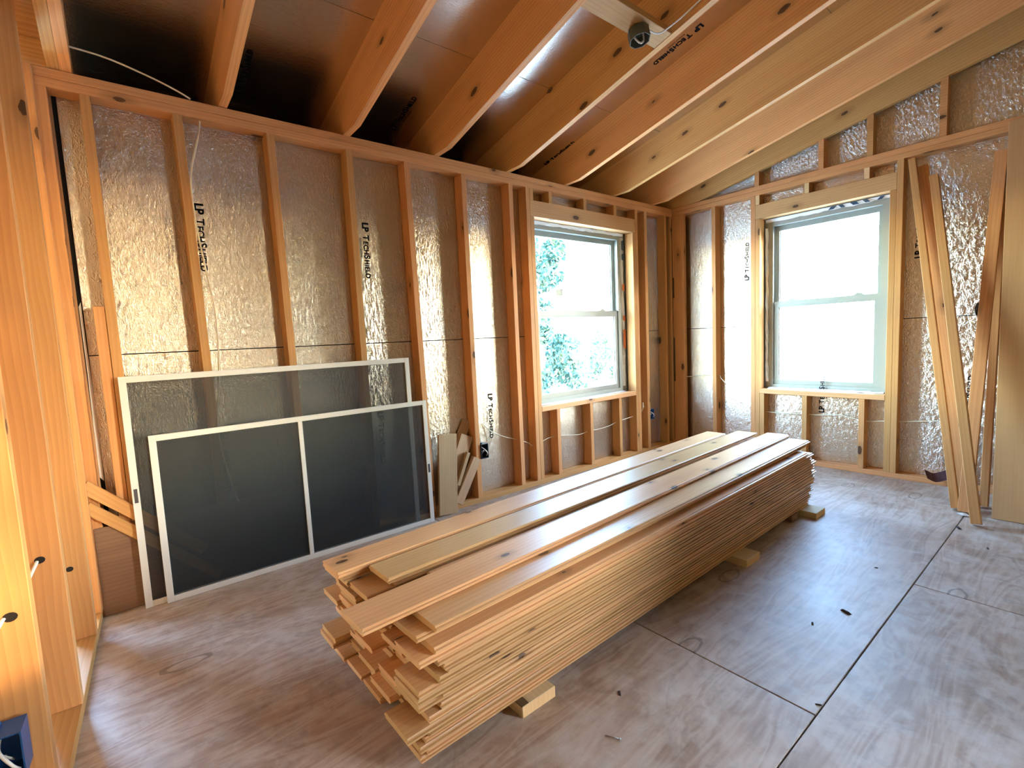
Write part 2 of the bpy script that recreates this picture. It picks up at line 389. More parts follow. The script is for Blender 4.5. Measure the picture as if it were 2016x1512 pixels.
box('header', (-1.875, 0.0, 2.088), (-0.593, 0.089, 2.207), 'header', wa)
for x in (-1.838, -1.640, -1.243, -0.852): box('cripple_stud', (x - 0.036, 0.001, 2.208), (x, 0.089, PB), 'stud', wa)
for x in (-1.637, -1.238, -0.847): box('cripple_stud', (x - 0.038, 0.001, 0.038), (x, 0.089, 0.579), 'stud', wa)
box('window_sill_plate', (-1.837, -0.001, 0.580), (-0.631, 0.089, 0.618), 'header', wa)
box('top_plate', (-4.66, 0, PB), (0.089, 0.089, PB + 0.0375), 'stud', wa)
box('top_plate', (-4.66, -0.003, PB + 0.0385), (0.089, 0.089, H), 'stud', wa)
box('bottom_plate', (-4.66, 0, 0), (0.089, 0.089, 0.0375), 'stud', wa)
def shA(x0, x1, z0, z1):
    return box('sheathing_panel', (x0 + .0015, 0.0895, z0 + .0025), (x1 - .0015, 0.1015, z1 - .0025), 'foil', wa, axis=2, endmat='ply', bev=0)
ZS = 1.180
pA = {}
pA['u1'] = shA(-4.505, -3.252, ZS, H); pA['u2'] = shA(-3.252, -1.836, ZS, H); shA(-1.836, -0.628, 2.09, H); pA['u3'] = shA(-0.628, 0.1, ZS, H)
pA['l1'] = shA(-4.505, -2.058, -0.05, ZS); pA['l2'] = shA(-2.058, -1.836, -0.05, ZS); shA(-1.836, -0.628, -0.05, 0.617); shA(-0.628, 0.1, -0.05, ZS)
box('sheathing_panel', (-4.70, 0.0895, -0.05), (-4.520, 0.1015, H), 'ply', wa, axis=2, endmat='ply', bev=0)
box('seam_backing', (-4.7, 0.104, -0.05), (-1.84, 0.112, H), 'dark', wa, bev=0)
box('seam_backing', (-1.85, 0.104, 2.13), (-0.61, 0.112, H), 'dark', wa, bev=0); box('seam_backing', (-1.85, 0.104, -0.05), (-0.61, 0.112, 0.55), 'dark', wa, bev=0)  # unseen backing added to stop sky light showing through panel gaps
box('seam_backing', (-0.62, 0.104, -0.05), (0.1, 0.112, H), 'dark', wa, bev=0)
raw('torn_edge', [(-4.520, .088, .62), (-4.506, .088, .60), (-4.503, .088, .95), (-4.507, .087, 1.2), (-4.508, .088, 1.42), (-4.517, .088, 1.40), (-4.516, .087, 1.1), (-4.519, .088, .85)], [(0, 1, 2, 7), (7, 2, 3, 6), (6, 3, 4, 5)], ('paper',), wa)  # pale ragged strip set in the gap beside the corner stud
# lettering: reads downward, letter tops to the right
for key, x, z in (('u1', -4.035, 1.915), ('u2', -3.170, 1.915), ('l1', -2.292, 0.766), ('l1', -3.160, 0.745), ('l1', -4.030, 0.766), ('u3', -0.318, 1.915)):
    lettering(LOGO, (x, 0.0885, z), (0, 0, -1), (1, 0, 0), LSC, pA[key])
for key, x, z in (('u1', -4.165, 1.83), ('l1', -2.345, 0.70)):
    lettering(SMALL, (x, 0.0885, z), (0, 0, -1), (1, 0, 0), 0.32 / SW, pA[key])

# ------------------------------------------------------------------ right wall
wb = empty('wall_right', label='open stud gable wall with foil sheathing and sloping top', cat='wall', kind='structure')
def studB(y1, z0=0.038, z1=PB, w=0.038, name='stud'):
    return box(name, (0, y1 - w, z0), (0.089, y1, z1), 'stud', wb)
box('corner_stud', (0, -0.130, 0.038), (0.038, -0.018, PB), 'stud', wb)
for z0, z1 in ((0.038, 0.655), (1.10, 1.50), (1.70, PB)): box('spacer_block', (0.004, -0.0175, z0), (0.04, -0.0005, z1), 'stud', wb)
studB(-0.418, w=0.037); studB(-0.780); studB(-1.806)
box('jack_stud', (0, -0.8565, 0.038), (0.089, -0.8185, 2.094), 'stud', wb); box('jack_stud', (0, -1.8055, 0.038), (0.089, -1.7675, 2.094), 'stud', wb)
for y in (-2.43, -2.84, -3.25, -3.65, -4.06): studB(y)
box('header', (0, -1.8055, 2.096), (0.089, -0.8185, 2.214), 'header', wb)
for y in (-0.8195, -1.205, -1.608): box('cripple_stud', (0.001, y - 0.035, 2.2145), (0.089, y, PB), 'stud', wb)
for y in (-0.858, -1.202, -1.604): box('cripple_stud', (0.001, y - 0.038, 0.038), (0.089, y, 0.581), 'stud', wb)
box('window_sill_plate', (-0.002, -1.767, 0.5815), (0.089, -0.857, 0.620), 'header', wb)
box('top_plate', (0, YD, PB), (0.089, -0.004, PB + 0.0375), 'stud', wb)
box('top_plate', (-0.003, YD, PB + 0.0385), (0.089, -0.004, H), 'stud', wb)
box('bottom_plate', (0, YD, 0), (0.089, -0.001, 0.0375), 'stud', wb)
def gz(y): return 2.415 + 0.2125 * (-y - 0.481)
for y in (-0.811, -1.302, -1.621, -2.026, -2.43, -2.84, -3.25): 
    prism_x('gable_stud', [(y, H), (y - 0.038, H), (y - 0.038, gz(y - 0.038)), (y, gz(y))], 0.002, 0.089, 'stud', wb)
def shB(y0, y1, z0, z1, m='foil'):
    return box('sheathing_panel', (0.0895, y0 + .0015, z0 + .0025), (0.1015, y1 - .0015, z1 - .0025), m, wb, axis=2, endmat='ply', bev=0)
pB = {}
pB['u1'] = shB(-0.855, 0.089, ZS, H); shB(-1.769, -0.855, 2.095, H); pB['u2'] = shB(YD - 0.1, -1.769, ZS, H, 'foil2')
shB(-0.855, 0.089, -0.05, ZS); pB['l0'] = shB(-1.769, -0.855, -0.05, 0.619); pB['l2'] = shB(YD - 0.1, -1.769, -0.05, ZS, 'foil2')
prism_x('sheathing_panel', [(0.089, H), (YD - 0.1, H), (YD - 0.1, zd(YD - 0.1) - 0.002), (0.089, zd(0.089) - 0.002)], 0.0895, 0.1015, 'foil2', wb)
box('seam_backing', (0.104, -1.78, 2.135), (0.112, -0.845, H), 'dark', wb, bev=0); box('seam_backing', (0.104, -1.78, -0.05), (0.112, -0.845, 0.55), 'dark', wb, bev=0)  # strips above and below the opening, added against light leaks
box('seam_backing', (0.104, -0.85, -0.05), (0.112, 0.089, H), 'dark', wb, bev=0)
box('seam_backing', (0.104, YD - 0.11, -0.05), (0.112, -1.775, H), 'dark', wb, bev=0)
for key, y, z in (('u1', -0.722, 1.592), ('l0', -1.338, 0.437), ('u2', -1.937, 1.603), ('l2', -2.235, 0.437)):
    lettering(LOGO, (0.0885, y, z), (0, 0, 1), (0, 1, 0), LSC, pB[key])

# ------------------------------------------------------------------ left wall (bare studs close to the camera)
TC = Matrix.Translation((-4.565, 0, 0)) @ Matrix.Rotation(math.atan(-0.045), 4, 'Z')
wc = empty('wall_left', label='bare stud wall glowing in low warm sunlight', cat='wall', kind='structure')
for y in (-0.25, -0.745, -1.20, -1.66, -2.10, -2.56, -3.02, -3.48, -3.94):
    box('stud', (-0.089, y, 0.038), (0, y + 0.038, zd(y) - 0.02), 'stud', wc, T=TC)
box('stud', (-0.089, -0.041, 0.038), (0.003, -0.004, 2.36), 'stud', wc, T=TC)
box('bottom_plate', (-0.089, YD, 0), (0, -0.004, 0.0375), 'stud', wc, T=TC)
prism_x('sheathing_panel', [(0.09, -0.05), (YD - 0.1, -0.05), (YD - 0.1, zd(YD - 0.1) - 0.004), (0.09, zd(0.09) - 0.004)], -4.90, -4.888, 'ply', wc)  # added panel behind the open studs, unseen, closing off outside light

for X, Yn, Z, r0 in ((-4.650, -.745, .548, .013), (-4.657, -1.20, .563, .0135), (-4.631, -.25, .336, .012)):
    cx = (TC.inverted() @ Vector((X, Yn, Z))).x
    V = [(cx + r0 * math.cos(i * math.pi / 6), Yn - .0022, Z + r0 * .85 * math.sin(i * math.pi / 6)) for i in range(12)]
    V += [(cx + r0 * math.cos(i * math.pi / 6), Yn + .004, Z + r0 * .85 * math.sin(i * math.pi / 6)) for i in range(12)]
    raw('drilled_hole', V, [tuple(range(12))] + [(i, 12 + i, 12 + (i + 1) % 12, (i + 1) % 12) for i in range(12)], ('dark',), wc, TC)
STAMP, _ = text_mesh([('22', 0.020, 0.0, 0, 0.0006), ('3', 0.017, 0.040, -.004, 0.0006)], 'faintink')
lettering(STAMP, TC @ Vector((-.101, -1.2022, .603)), (1, 0, 0), (0, 0, 1), 1.0, wc)

# ------------------------------------------------------------------ front wall (behind the camera)
wd = empty('wall_front', label='sheathed stud wall facing the insect screens across the room', cat='wall', kind='structure')
for x in [-4.60 + 0.406 * i for i in range(12)]:
    if not -2.79 < x < -1.60: box('stud', (x, YD - 0.089, 0.038), (x + 0.038, YD, zd(YD) - 0.03), 'stud', wd)
for x in (-2.788, -1.60): box('stud', (x, YD - 0.089, 0.038), (x + 0.038, YD, zd(YD) - 0.03), 'stud', wd)
box('bottom_plate', (-4.88, YD - 0.089, 0), (0, YD, 0.0375), 'stud', wd)
box('top_plate', (-4.88, YD - 0.089, zd(YD) - 0.03), (0, YD - 0.002, zd(YD) - 0.002), 'stud', wd)
box('end_closure', (-4.93, YD - 0.135, 2.2), (0.32, YD - 0.115, 3.70), 'fascia', wd, bev=0)  # unseen box added to stop light leaking in under the roof end
box('header', (-2.75, YD - 0.089, 2.10), (-1.60, YD, 2.22), 'header', wd)
box('window_sill_plate', (-2.75, YD - 0.089, 0.56), (-1.60, YD, 0.598), 'header', wd)
for a, b, z0, z1 in ((-4.9, -2.75, -0.05, 3.62), (-1.60, 0.10, -0.05, 3.62), (-2.75, -1.60, 2.10, 3.62), (-2.75, -1.60, -0.05, 0.60)):
    box('sheathing_panel', (a, YD - 0.102, z0), (b, YD - 0.0895, z1), 'osb', wd, axis=2, endmat='ply', bev=0)

# ------------------------------------------------------------------ ceiling: rafters and foil roof deck
ce = empty('ceiling', label='sloping roof of pine rafters under foil-faced roof deck', cat='ceiling', kind='structure')
RX = [-4.439, -3.863, -3.239, -2.649, -2.053, -1.458, -0.860, -0.286]
for i, x1 in enumerate(RX):
    P = [(-0.15, 2.3755), (0.50, 2.3755), (0.50, zd(0.50)), (YD, zd(YD)), (YD, zb(YD))]
    prism_x('rafter', P, x1 - 0.038, x1, 'rafter', ce, slope=SL)
prism_x('rafter', [(-0.15, 2.3755), (0.50, 2.3755), (0.50, zd(0.50)), (YD, zd(YD)), (YD, zb(YD))], -4.516, -4.478, 'rafter', ce, slope=SL)
prism_x('rafter', [(-0.28, 2.3745), (0.50, 2.3745), (0.50, zd(0.5)), (YD, zd(YD)), (YD, gz(YD))], 0.0005, 0.0385, 'rafter', ce, slope=SL)
box('eave_block', (-4.89, 0.0, 2.374), (-4.517, 0.038, 2.480), 'rafter', ce); box('eave_block', (-4.89, 0.0, 2.484), (-4.517, 0.038, 2.640), 'rafter', ce)
CS = math.sqrt(1 + SL * SL); g = 0.002
deck = {}
ys = [0.55, -0.49, -1.677, -2.864, -4.051, -4.42]
for r_, (ya, yb_) in enumerate(zip(ys[:-1], ys[1:])):
    xs = [-4.92, -2.072, 0.30] if r_ % 2 == 0 else [-4.92, -3.258, -0.862, 0.30]
    for i in range(len(xs) - 1):
        p0 = Vector((xs[i] + g, ya - g, zd(ya - g))); L = xs[i + 1] - xs[i] - 2 * g; D = (ya - yb_ - 2 * g) * CS
        xd = Vector((1, 0, 0)); yd = Vector((0, -1, SL)).normalized(); nd = xd.cross(yd)     # nd points down
        R = Matrix((xd, yd, nd)).transposed().to_4x4()
        V = [(0, 0, 0), (L, 0, 0), (L, D, 0), (0, D, 0), (0, 0, -0.012), (L, 0, -0.012), (L, D, -0.012), (0, D, -0.012)]
        V = [(a, b, c - 0.0005) for a, b, c in V]
        o = raw('deck_panel', V, [(0, 1, 2, 3), (7, 6, 5, 4), (0, 4, 5, 1), (1, 5, 6, 2), (2, 6, 7, 3), (3, 7, 4, 0)], ('deckfoil', 'ply'), ce, Matrix.Translation(p0) @ R, fm=[0, 1, 1, 1, 1, 1])
        deck[(r_, i)] = o
prism_x('roof_shell', [(0.56, zd(0.56) + 0.016), (YD - 0.16, zd(YD - 0.16) + 0.016), (YD - 0.16, zd(YD - 0.16) + 0.05), (0.56, zd(0.56) + 0.05)], -4.93, 0.32, 'dark', ce)
box('fascia', (-4.93, 0.505, 2.28), (0.32, 0.54, 2.62), 'fascia', ce, bev=0); box('soffit', (-4.93, 0.103, 2.345), (0.32, 0.505, 2.360), 'fascia', ce, bev=0)
def deckpt(x, y, off=0.0012): return (x, y, zd(y) - off)
up = (0, -1, SL); dn = (0, 1, -SL)
lettering(LOGO, deckpt(-1.625, -1.255), dn, (1, 0, 0), LSC, deck[(1, 1)])
lettering(LOGO, deckpt(-2.838, 0.235), up, (-1, 0, 0), LSC, deck[(0, 0)])
lettering(LOGO, deckpt(-1.49, 0.20), up, (-1, 0, 0), LSC, deck[(0, 1)])
lettering(LOGO, deckpt(-3.735, 0.25), up, (-1, 0, 0), LSC, deck[(0, 0)])
# flat brace carrying the ceiling box
ybr = -1.255
beam('flat_brace', (-2.6485, ybr - 0.052, zb(ybr - 0.052) + 0.021), (-2.0915, ybr - 0.052, zb(ybr - 0.052) + 0.021), 0.105, 0.038, (0, -1, SL), 'header', ce)

# ------------------------------------------------------------------ windows
def window(name, T, x0, x1, z0, z1, lab, locks=True, zm=1.355):
    w = empty(name, label=lab, cat='window', kind='structure')
    fw = 0.034
    boxes('frame', [((x0, .103, z0), (x0 + fw, .185, z1)), ((x1 - fw, .103, z0), (x1, .185, z1)), ((x0 + fw, .103, z1 - fw), (x1 - fw, .185, z1)), ((x0 + fw, .103, z0), (x1 - fw, .185, z0 + fw)),
                    ((x0 + fw, .103, z0 + fw), (x0 + fw + .008, .112, z1 - fw)), ((x1 - fw - .008, .103, z0 + fw), (x1 - fw, .112, z1 - fw))], 'vinyl', w, T)
    boxes('nailing_fin', [((x0 - .10, .1135, z0 - .07), (x0 + .004, .118, z1 + .07)), ((x1 - .004, .1135, z0 - .07), (x1 + .10, .118, z1 + .07)), ((x0 + .004, .1135, z1 - .004), (x1 - .004, .118, z1 + .07)), ((x0 + .004, .1135, z0 - .07), (x1 - .004, .118, z0 + .004))], 'vinyl', w, T)
    def sash(nm, ya, yb, za, zb_, sw, bw, tw):
        a, b = x0 + fw + .001, x1 - fw - .001
        s = boxes(nm, [((a, ya, za), (a + sw, yb, zb_)), ((b - sw, ya, za), (b, yb, zb_)), ((a + sw, ya, zb_ - tw), (b - sw, yb, zb_)), ((a + sw, ya, za), (b - sw, yb, za + bw)),
                       ((a + sw, ya + .012, za + bw), (a + sw + .006, yb, zb_ - tw)), ((b - sw - .006, ya + .012, za + bw), (b - sw, yb, zb_ - tw))], 'vinyl', w, T)
        ym = (ya + yb) / 2 + .004
        raw('pane', [(a + sw, ym, za + bw), (b - sw, ym, za + bw), (b - sw, ym, zb_ - tw), (a + sw, ym, zb_ - tw)], [(0, 1, 2, 3)], ('glass',), s, T)
        return s
    up_ = sash('upper_sash', .150, .176, zm - .027, z1 - fw, .038, .035, .042)
    lo = sash('lower_sash', .116, .146, z0 + fw * .6, zm + .027, .046, .052, .054)
    if locks:
        for t in (.22, .78):
            xm = x0 + (x1 - x0) * t
            raw('sash_lock', [(xm - .035, .118, zm + .027), (xm + .035, .118, zm + .027), (xm + .035, .146, zm + .027), (xm - .035, .146, zm + .027), (xm - .012, .120, zm + .045), (xm + .018, .120, zm + .042), (xm + .018, .144, zm + .042), (xm - .012, .144, zm + .045)],
                [(3, 2, 1, 0), (4, 5, 6, 7), (0, 1, 5, 4), (1, 2, 6, 5), (2, 3, 7, 6), (3, 0, 4, 7)], ('vinyl',), lo, T)
    return w, up_, lo
def crumple(name, P, wvec, amp, mat, parent, T, n=24, seed=1, dvec=(0, 1, 0)):
    """a creased strip of house wrap along a path"""
    r2 = random.Random(seed); V = []; F = []; P = [Vector(p) for p in P]; wv = Vector(wvec); dv = Vector(dvec)
    for i in range(n + 1):
        t = i / n * (len(P) - 1); k = min(int(t), len(P) - 2); q = P[k].lerp(P[k + 1], t - k)
        V += [q + dv * r2.uniform(-amp, amp), q + wv * 0.5 + dv * r2.uniform(-amp, amp) * 1.6, q + wv * r2.uniform(0.75, 1.1) + dv * r2.uniform(-amp, amp)]
    for i in range(n):
        for j in (0, 1): F.append((3 * i + j, 3 * i + j + 1, 3 * i + j + 4, 3 * i + j + 3))
    return raw(name, V, F, (mat,), parent, T)
TA = Matrix()
TB = Matrix(((0, 1, 0, 0), (-1, 0, 0, 0), (0, 0, 1, 0), (0, 0, 0, 1)))
TD = Matrix.Translation((0, YD, 0)) @ Matrix(((-1, 0, 0, 0), (0, -1, 0, 0), (0, 0, 1, 0), (0, 0, 0, 1)))
w1, w1u, w1l = window('window_1', TA, -1.80, -0.690, 0.624, 2.062, 'white double-hung window with foliage beyond, in the screen wall')
w2, w2u, w2l = window('window_2', TB, 0.884, 1.744, 0.624, 2.064, 'white double-hung window full of blank sky, in the gable wall')
w3, _, _ = window('window_3', TD, 1.602, 2.748, 0.602, 2.098, 'window facing the insect screens letting in low warm sun', False)
crumple('house_wrap_flap', [(-1.82, .085, 2.085), (-0.66, .085, 2.085)], (0, 0.01, -0.026), .004, 'wrap', w1, TA, 30, 3)
crumple('house_wrap_flap', [(-0.655, .100, 2.05), (-0.655, .098, 1.3), (-0.66, .100, 0.67)], (-0.035, 0.01, 0), .006, 'wrap', w1, TA, 26, 4)
for z0, z1, m in ((1.93, 2.02, 'wrapblue'), (1.84, 1.90, 'wrapblue'), (1.56, 1.62, 'wraporange'), (1.02, 1.20, 'wraporange'), (1.28, 1.33, 'wraporange')):
    raw('house_wrap_print', [(-0.652, .088, z0), (-0.682, .092, z0 + .01), (-0.682, .092, z1), (-0.652, .088, z1 + .01)], [(0, 1, 2, 3)], (m,), w1, TA)
crumple('house_wrap_flap', [(-1.81, .060, 0.620), (-0.69, .060, 0.620)], (0, 0.055, 0.006), .001, 'wrap', w1, TA, 30, 5, dvec=(0, 0, 1))
crumple('house_wrap_flap', [(0.868, .086, 2.088), (1.755, .086, 2.088)], (0, 0.012, -0.026), .003, 'wrap', w2, TB, 26, 6)
crumple('house_wrap_flap', [(0.866, .094, 2.02), (0.868, .092, 1.3), (0.868, .094, 0.68)], (0.022, 0.008, 0), .006, 'wrap', w2, TB, 26, 8)
crumple('house_wrap_flap', [(0.90, .050, 0.622), (1.74, .050, 0.622)], (0, 0.050, 0.012), .003, 'wrap', w2, TB, 34, 9, dvec=(0, 0, 1))
for a, b in ((1.35, 1.39), (1.44, 1.47), (1.52, 1.56), (1.60, 1.63), (1.67, 1.70)):
    s_ = .02 if int(a * 100) % 2 else -.02
    raw('house_wrap_print', [(a, .079, 2.064), (b, .079, 2.064), (b + s_, .079, 2.086), (a + s_, .079, 2.086)], [(0, 1, 2, 3)], ('wrapblue',), w2, TB)
raw('window_sticker', [(-1.478, .160, 1.508), (-1.398, .160, 1.512), (-1.396, .160, 1.573), (-1.484, .160, 1.562)], [(0, 1, 2, 3)], ('vinyl',), w1u, TA)

# ------------------------------------------------------------------ stack of tongue-and-groove boards
def tg_mesh(flip):
    key = ('tg', flip)
    if key in CACHE: return CACHE[key]
    P = [(0, 0), (0, .0048), (.007, .0055), (.007, .0118), (0, .0125), (0, .0152), (.0028, .0180), (.1272, .0180), (.130, .0152), (.130, .0124), (.1365, .0114), (.1365, .0062), (.130, .0052), (.130, 0)]
    P = [(y - .068, z) for y, z in P]
    if flip: P = [(-y, z) for y, z in P][::-1]
    L = 2.75; bm = bmesh.new(); n = len(P)
    A = [bm.verts.new((0, y, z)) for y, z in P]; B = [bm.verts.new((L, y, z)) for y, z in P]
    fa = bm.faces.new(A); fb = bm.faces.new(B[::-1]); fa.material_index = fb.material_index = 1
    for i in range(n): bm.faces.new((A[i], B[i], B[(i + 1) % n], A[(i + 1) % n]))
    bmesh.ops.recalc_face_normals(bm, faces=bm.faces)
    uvl = bm.loops.layers.uv.new('UVMap')
    for f in bm.faces:
        for lp in f.loops:
            c = lp.vert.co
            lp[uvl].uv = (c.y * 3, c.z) if abs(f.normal.x) > .5 else (c.x, c.y + (0.4 if f.normal.z < -.5 else 0) + c.z)
    bmesh.ops.triangulate(bm, faces=[f for f in bm.faces if len(f.verts) > 4])
    me = bpy.data.meshes.new('tongue_groove_board'); bm.to_mesh(me); bm.free(); finish(me, ('board', 'end')); CACHE[key] = me; return me
def tg(n0, n1, z, flip, label, group):
    """board whose axis runs from (x,y) near end n0 to far end n1, underside at z"""
    a = Vector((n0[0], n0[1], z)); b = Vector((n1[0], n1[1], z)); d = b - a; x = d.normalized(); y = Vector((-x.y, x.x, 0)); 
    R = Matrix((x, y, Vector((0, 0, 1)))).transposed().to_4x4()
    o = bpy.data.objects.new('tongue_groove_board', tg_mesh(flip))
    put(o, Matrix.Translation(a) @ R @ Matrix.Diagonal((d.length / 2.75, 1, 1, 1)))
    return tag(o, label, 'board', group)
PITCH = 0.0191; Z0 = 0.0385; NL = 19
ORD = 'bottom second third fourth fifth sixth seventh eighth ninth tenth eleventh twelfth thirteenth fourteenth fifteenth sixteenth seventeenth eighteenth nineteenth twentieth'.split()
COLS = ['on its floor side', 'second from its floor side', 'in its middle row', 'second from its screen side', 'on its screen side']
for k in range(NL):
    z = Z0 + k * PITCH; zz = z - Z0
    fn = -1.700 - 0.27 * zz + rnd.uniform(-.006, .006); ff = -1.645 - 0.13 * zz + rnd.uniform(-.006, .006)
    gap = rnd.uniform(.0026, .0038)
    for c in range(5):
        off = .069 + c * (.1372 + gap)
        if k == NL - 1 and c == 0: nx, fx = -3.850, -1.225
        else:
            nx = -3.845 + rnd.choice((-.06, -.035, -.01, 0.0, .02, .035)) + rnd.uniform(-.012, .012) + (.03 if k < 3 else 0)
            fx = -1.045 + rnd.uniform(-.05, .02) - (.06 if k > 14 else 0)
        cc = c
        lab = 'pine board in the %s layer of the long stack, %s' % (ORD[k], COLS[cc])
        tg((nx, fn + .069 + cc * (.1372 + gap)), (fx, ff + .069 + cc * (.1372 + gap)), z, rnd.random() < .5, lab, 'boards piled in the lumber stack')
Z19, Z20, Z21 = (Z0 + i * PITCH for i in (19, 20, 21))
for i, (ny, fy, nx, fx) in enumerate(((-1.672, -1.568, -3.875, -1.10), (-1.532, -1.428, -3.83, -1.12), (-1.391, -1.288, -3.89, -1.16), (-1.250, -1.148, -3.90, -1.20))):
    tg((nx, ny), (fx, fy), Z19, i % 2 == 0, 'pine board in the twentieth layer of the long stack, ' + COLS[i + 1], 'boards piled in the lumber stack')
tg((-3.912, -1.250), (-1.250, -1.128), Z20, False, 'board directly under the loose top board on the screen side of the stack', None)
tg((-3.800, -1.392), (-1.130, -1.270), Z20, True, 'board directly under the second loose top board from the screen side', None)
tg((-3.690, -1.535), (-1.130, -1.412), Z20, False, 'greyish recessed board lying in the gap between the loose top boards', None)
tg((-3.830, -1.692), (-1.060, -1.575), Z20, True, 'loose board on the floor side of the furthest jutting top board', None)
tg((-3.928, -1.255), (-1.240, -1.122), Z21, True, 'loose top board of the lumber stack along the side next to the screens', None)
tg((-3.825, -1.397), (-1.100, -1.264), Z21, False, 'loose top board of the lumber stack second from the screen side', None)
tg((-3.990, -1.607), (-1.045, -1.445), Z21, True, 'loose top board jutting out furthest from the ragged end of the stack', None)
for x, lab in ((-3.465, 'pale wooden bearer block under the ragged end of the stack'), (-2.045, 'pale wooden bearer block under the middle of the stack'), (-1.165, 'pale wooden bearer block under the stack end near the gable window')):
    o = box('bearer_block', (x - .07, -1.745 if x > -3 else -1.73, 0), (x + .07, -1.03, 0.038), 'block', axis=1); tag(o, lab, 'block')
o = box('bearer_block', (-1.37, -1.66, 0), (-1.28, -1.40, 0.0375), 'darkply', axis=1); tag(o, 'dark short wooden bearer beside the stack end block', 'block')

# ------------------------------------------------------------------ insect screens
def screen(name, x0, x1, h, yb_, yt, lab, bar=None, tabs=()):
    tilt = math.atan2(yt - yb_, h); L = math.hypot(h, yt - yb_)
    T = Matrix.Translation((x0, yb_, 0.001)) @ Matrix.Rotation(-tilt, 4, 'X')
    t = empty(name, T, label=lab, cat='screen'); w = x1 - x0; f = .028; d = .010
    for nm, a, b in (('frame_stile', (0, -d, 0), (f, 0, L)), ('frame_stile', (w - f, -d, 0), (w, 0, L)), ('frame_rail', (f, -d, 0), (w - f, 0, f)), ('frame_rail', (f, -d, L - f), (w - f, 0, L))):
        box(nm, a, b, 'alu', t, T=T, endmat='alu', bev=.001)
    if bar is not None: box('center_bar', (bar - .011, -d - .0005, f), (bar + .011, -.001, L - f), 'alu', t, T=T, endmat='alu', bev=.001)
    xs = [f] + ([bar] if bar else []) + [w - f]
    raw('mesh_cloth', [(f, -.004, f), (w - f, -.004, f), (w - f, -.004, L - f), (f, -.004, L - f)], [(0, 1, 2, 3)], ('mesh',), t, T)
    for (ax, z0, z1) in tabs: raw('frame_label', [(ax - .007, -d - .0006, z0), (ax + .007, -d - .0006, z0), (ax + .007, -d - .0006, z1), (ax - .007, -d - .0006, z1)], [(0, 1, 2, 3)], ('alu2',), t, T)
    return t
screen('insect_screen', -4.412, -2.988, 1.078, -.050, -.036, 'larger white-framed insect screen without a middle bar against the studs', tabs=((.014, .50, .565),))
screen('insect_screen', -4.330, -2.893, 0.800, -.067, -.052, 'smaller white-framed insect screen with a middle bar in front of the larger one', bar=.662, tabs=((1.423, .33, .385),))

# plywood piece and slanting boards behind the screens
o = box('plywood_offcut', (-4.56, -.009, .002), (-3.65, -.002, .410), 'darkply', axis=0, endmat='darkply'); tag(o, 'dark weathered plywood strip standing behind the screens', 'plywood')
o = beam('slanting_board', (-4.575, -.0195, .615), (-4.155, -.0195, .195), .052, .018, (0.7, 0, 0.7), 'stud'); tag(o, 'upper slanting board leaning behind the larger screen', 'board')
o = beam('slanting_board', (-4.575, -.0195, .520), (-4.100, -.0195, .045), .048, .018, (0.7, 0, 0.7), 'stud'); tag(o, 'lower slanting board leaning behind the larger screen', 'board')

# ------------------------------------------------------------------ offcuts by the screens
o = beam('board_offcut', (-2.765, -.036, .003), (-2.712, .008, .540), .142, .019, (1, 0, 0), 'offcut'); tag(o, 'upright flat board offcut standing right beside the screens', 'offcut')
for p0, p1, w, h, lab in (((-2.735, .046, .045), (-2.535, .046, .500), .105, .036, 'wide short stud offcut leaning behind the upright board'),
                          ((-2.655, .012, .040), (-2.478, .012, .330), .070, .030, 'lower stud offcut leaning against the rough stud'),
                          ((-2.700, .0745, .240), (-2.500, .0755, .600), .075, .018, 'rearmost offcut with a pale tip leaning against the foil'),
                          ((-2.652, .008, .170), (-2.552, .008, .385), .026, .030, 'narrow pale offcut stub between the leaning offcuts')):
    o = beam('board_offcut', p0, p1, w, h, (1, 0, -0.5), 'offcut'); tag(o, lab, 'offcut')

# ------------------------------------------------------------------ boards leaning at the gable wall
def lean(p0, p1, w, h, wd_, lab, name='leaning_board', mat='stud'):
    o = beam(name, p0, p1, w, h, wd_, mat); return tag(o, lab, 'board')
lean((-0.515, -2.258, 0.012), (-0.045, -1.898, 2.262), .040, .046, (0, 1, 0), 'leaning board nearest the gable window with its foot on the floor')
lean((-0.395, -2.300, 0.012), (-0.014, -1.938, 2.210), .080, .018, (0, 1, 0), 'flat leaning board in the shade between two leaning studs')
lean((-0.760, -2.383, 0.014), (-0.072, -2.022, 2.110), .045, .060, (0, 1, 0), 'leaning board with its foot furthest out on the floor')
lb4 = lean((-0.560, -2.305, 0.012), (-0.035, -2.335, 2.180), .060, .040, (0, 1, 0), 'leaning board with a dark bark notch, foot behind the others')
lean((-0.365, -2.365, 0.012), (-0.030, -2.350, 1.950), .038, .060, (0, 1, 0), 'leaning board half hidden beside the wide plywood sheet')
V = [(-.03, .028, 0), (.012, .030, -.01), (.050, .030, .005), (.075, .028, 0), (.060, .040, .004), (.030, .050, .002), (.0, .045, -.002)]
me = [(x + 1.21, y, z - .014) for x, y, z in V] + [(x + 1.21, y * .97, z + .014) for x, y, z in V]
n_ = len(V); FF = [tuple(range(n_))[::-1], tuple(range(n_, 2 * n_))] + [(i, (i + 1) % n_, n_ + (i + 1) % n_, n_ + i) for i in range(n_)]
raw('bark_patch', me, FF, ('bark',), lb4, WM[lb4.name])
t = Vector((0.51, 0, 2.345)).normalized()
o = beam('plywood_sheet', (-0.545, -2.715, 0.006), (-0.028, -2.655, 2.352), .590, .018, (0, 1, 0), 'ply'); tag(o, 'wide pale plywood sheet leaning upright against the gable wall', 'plywood')

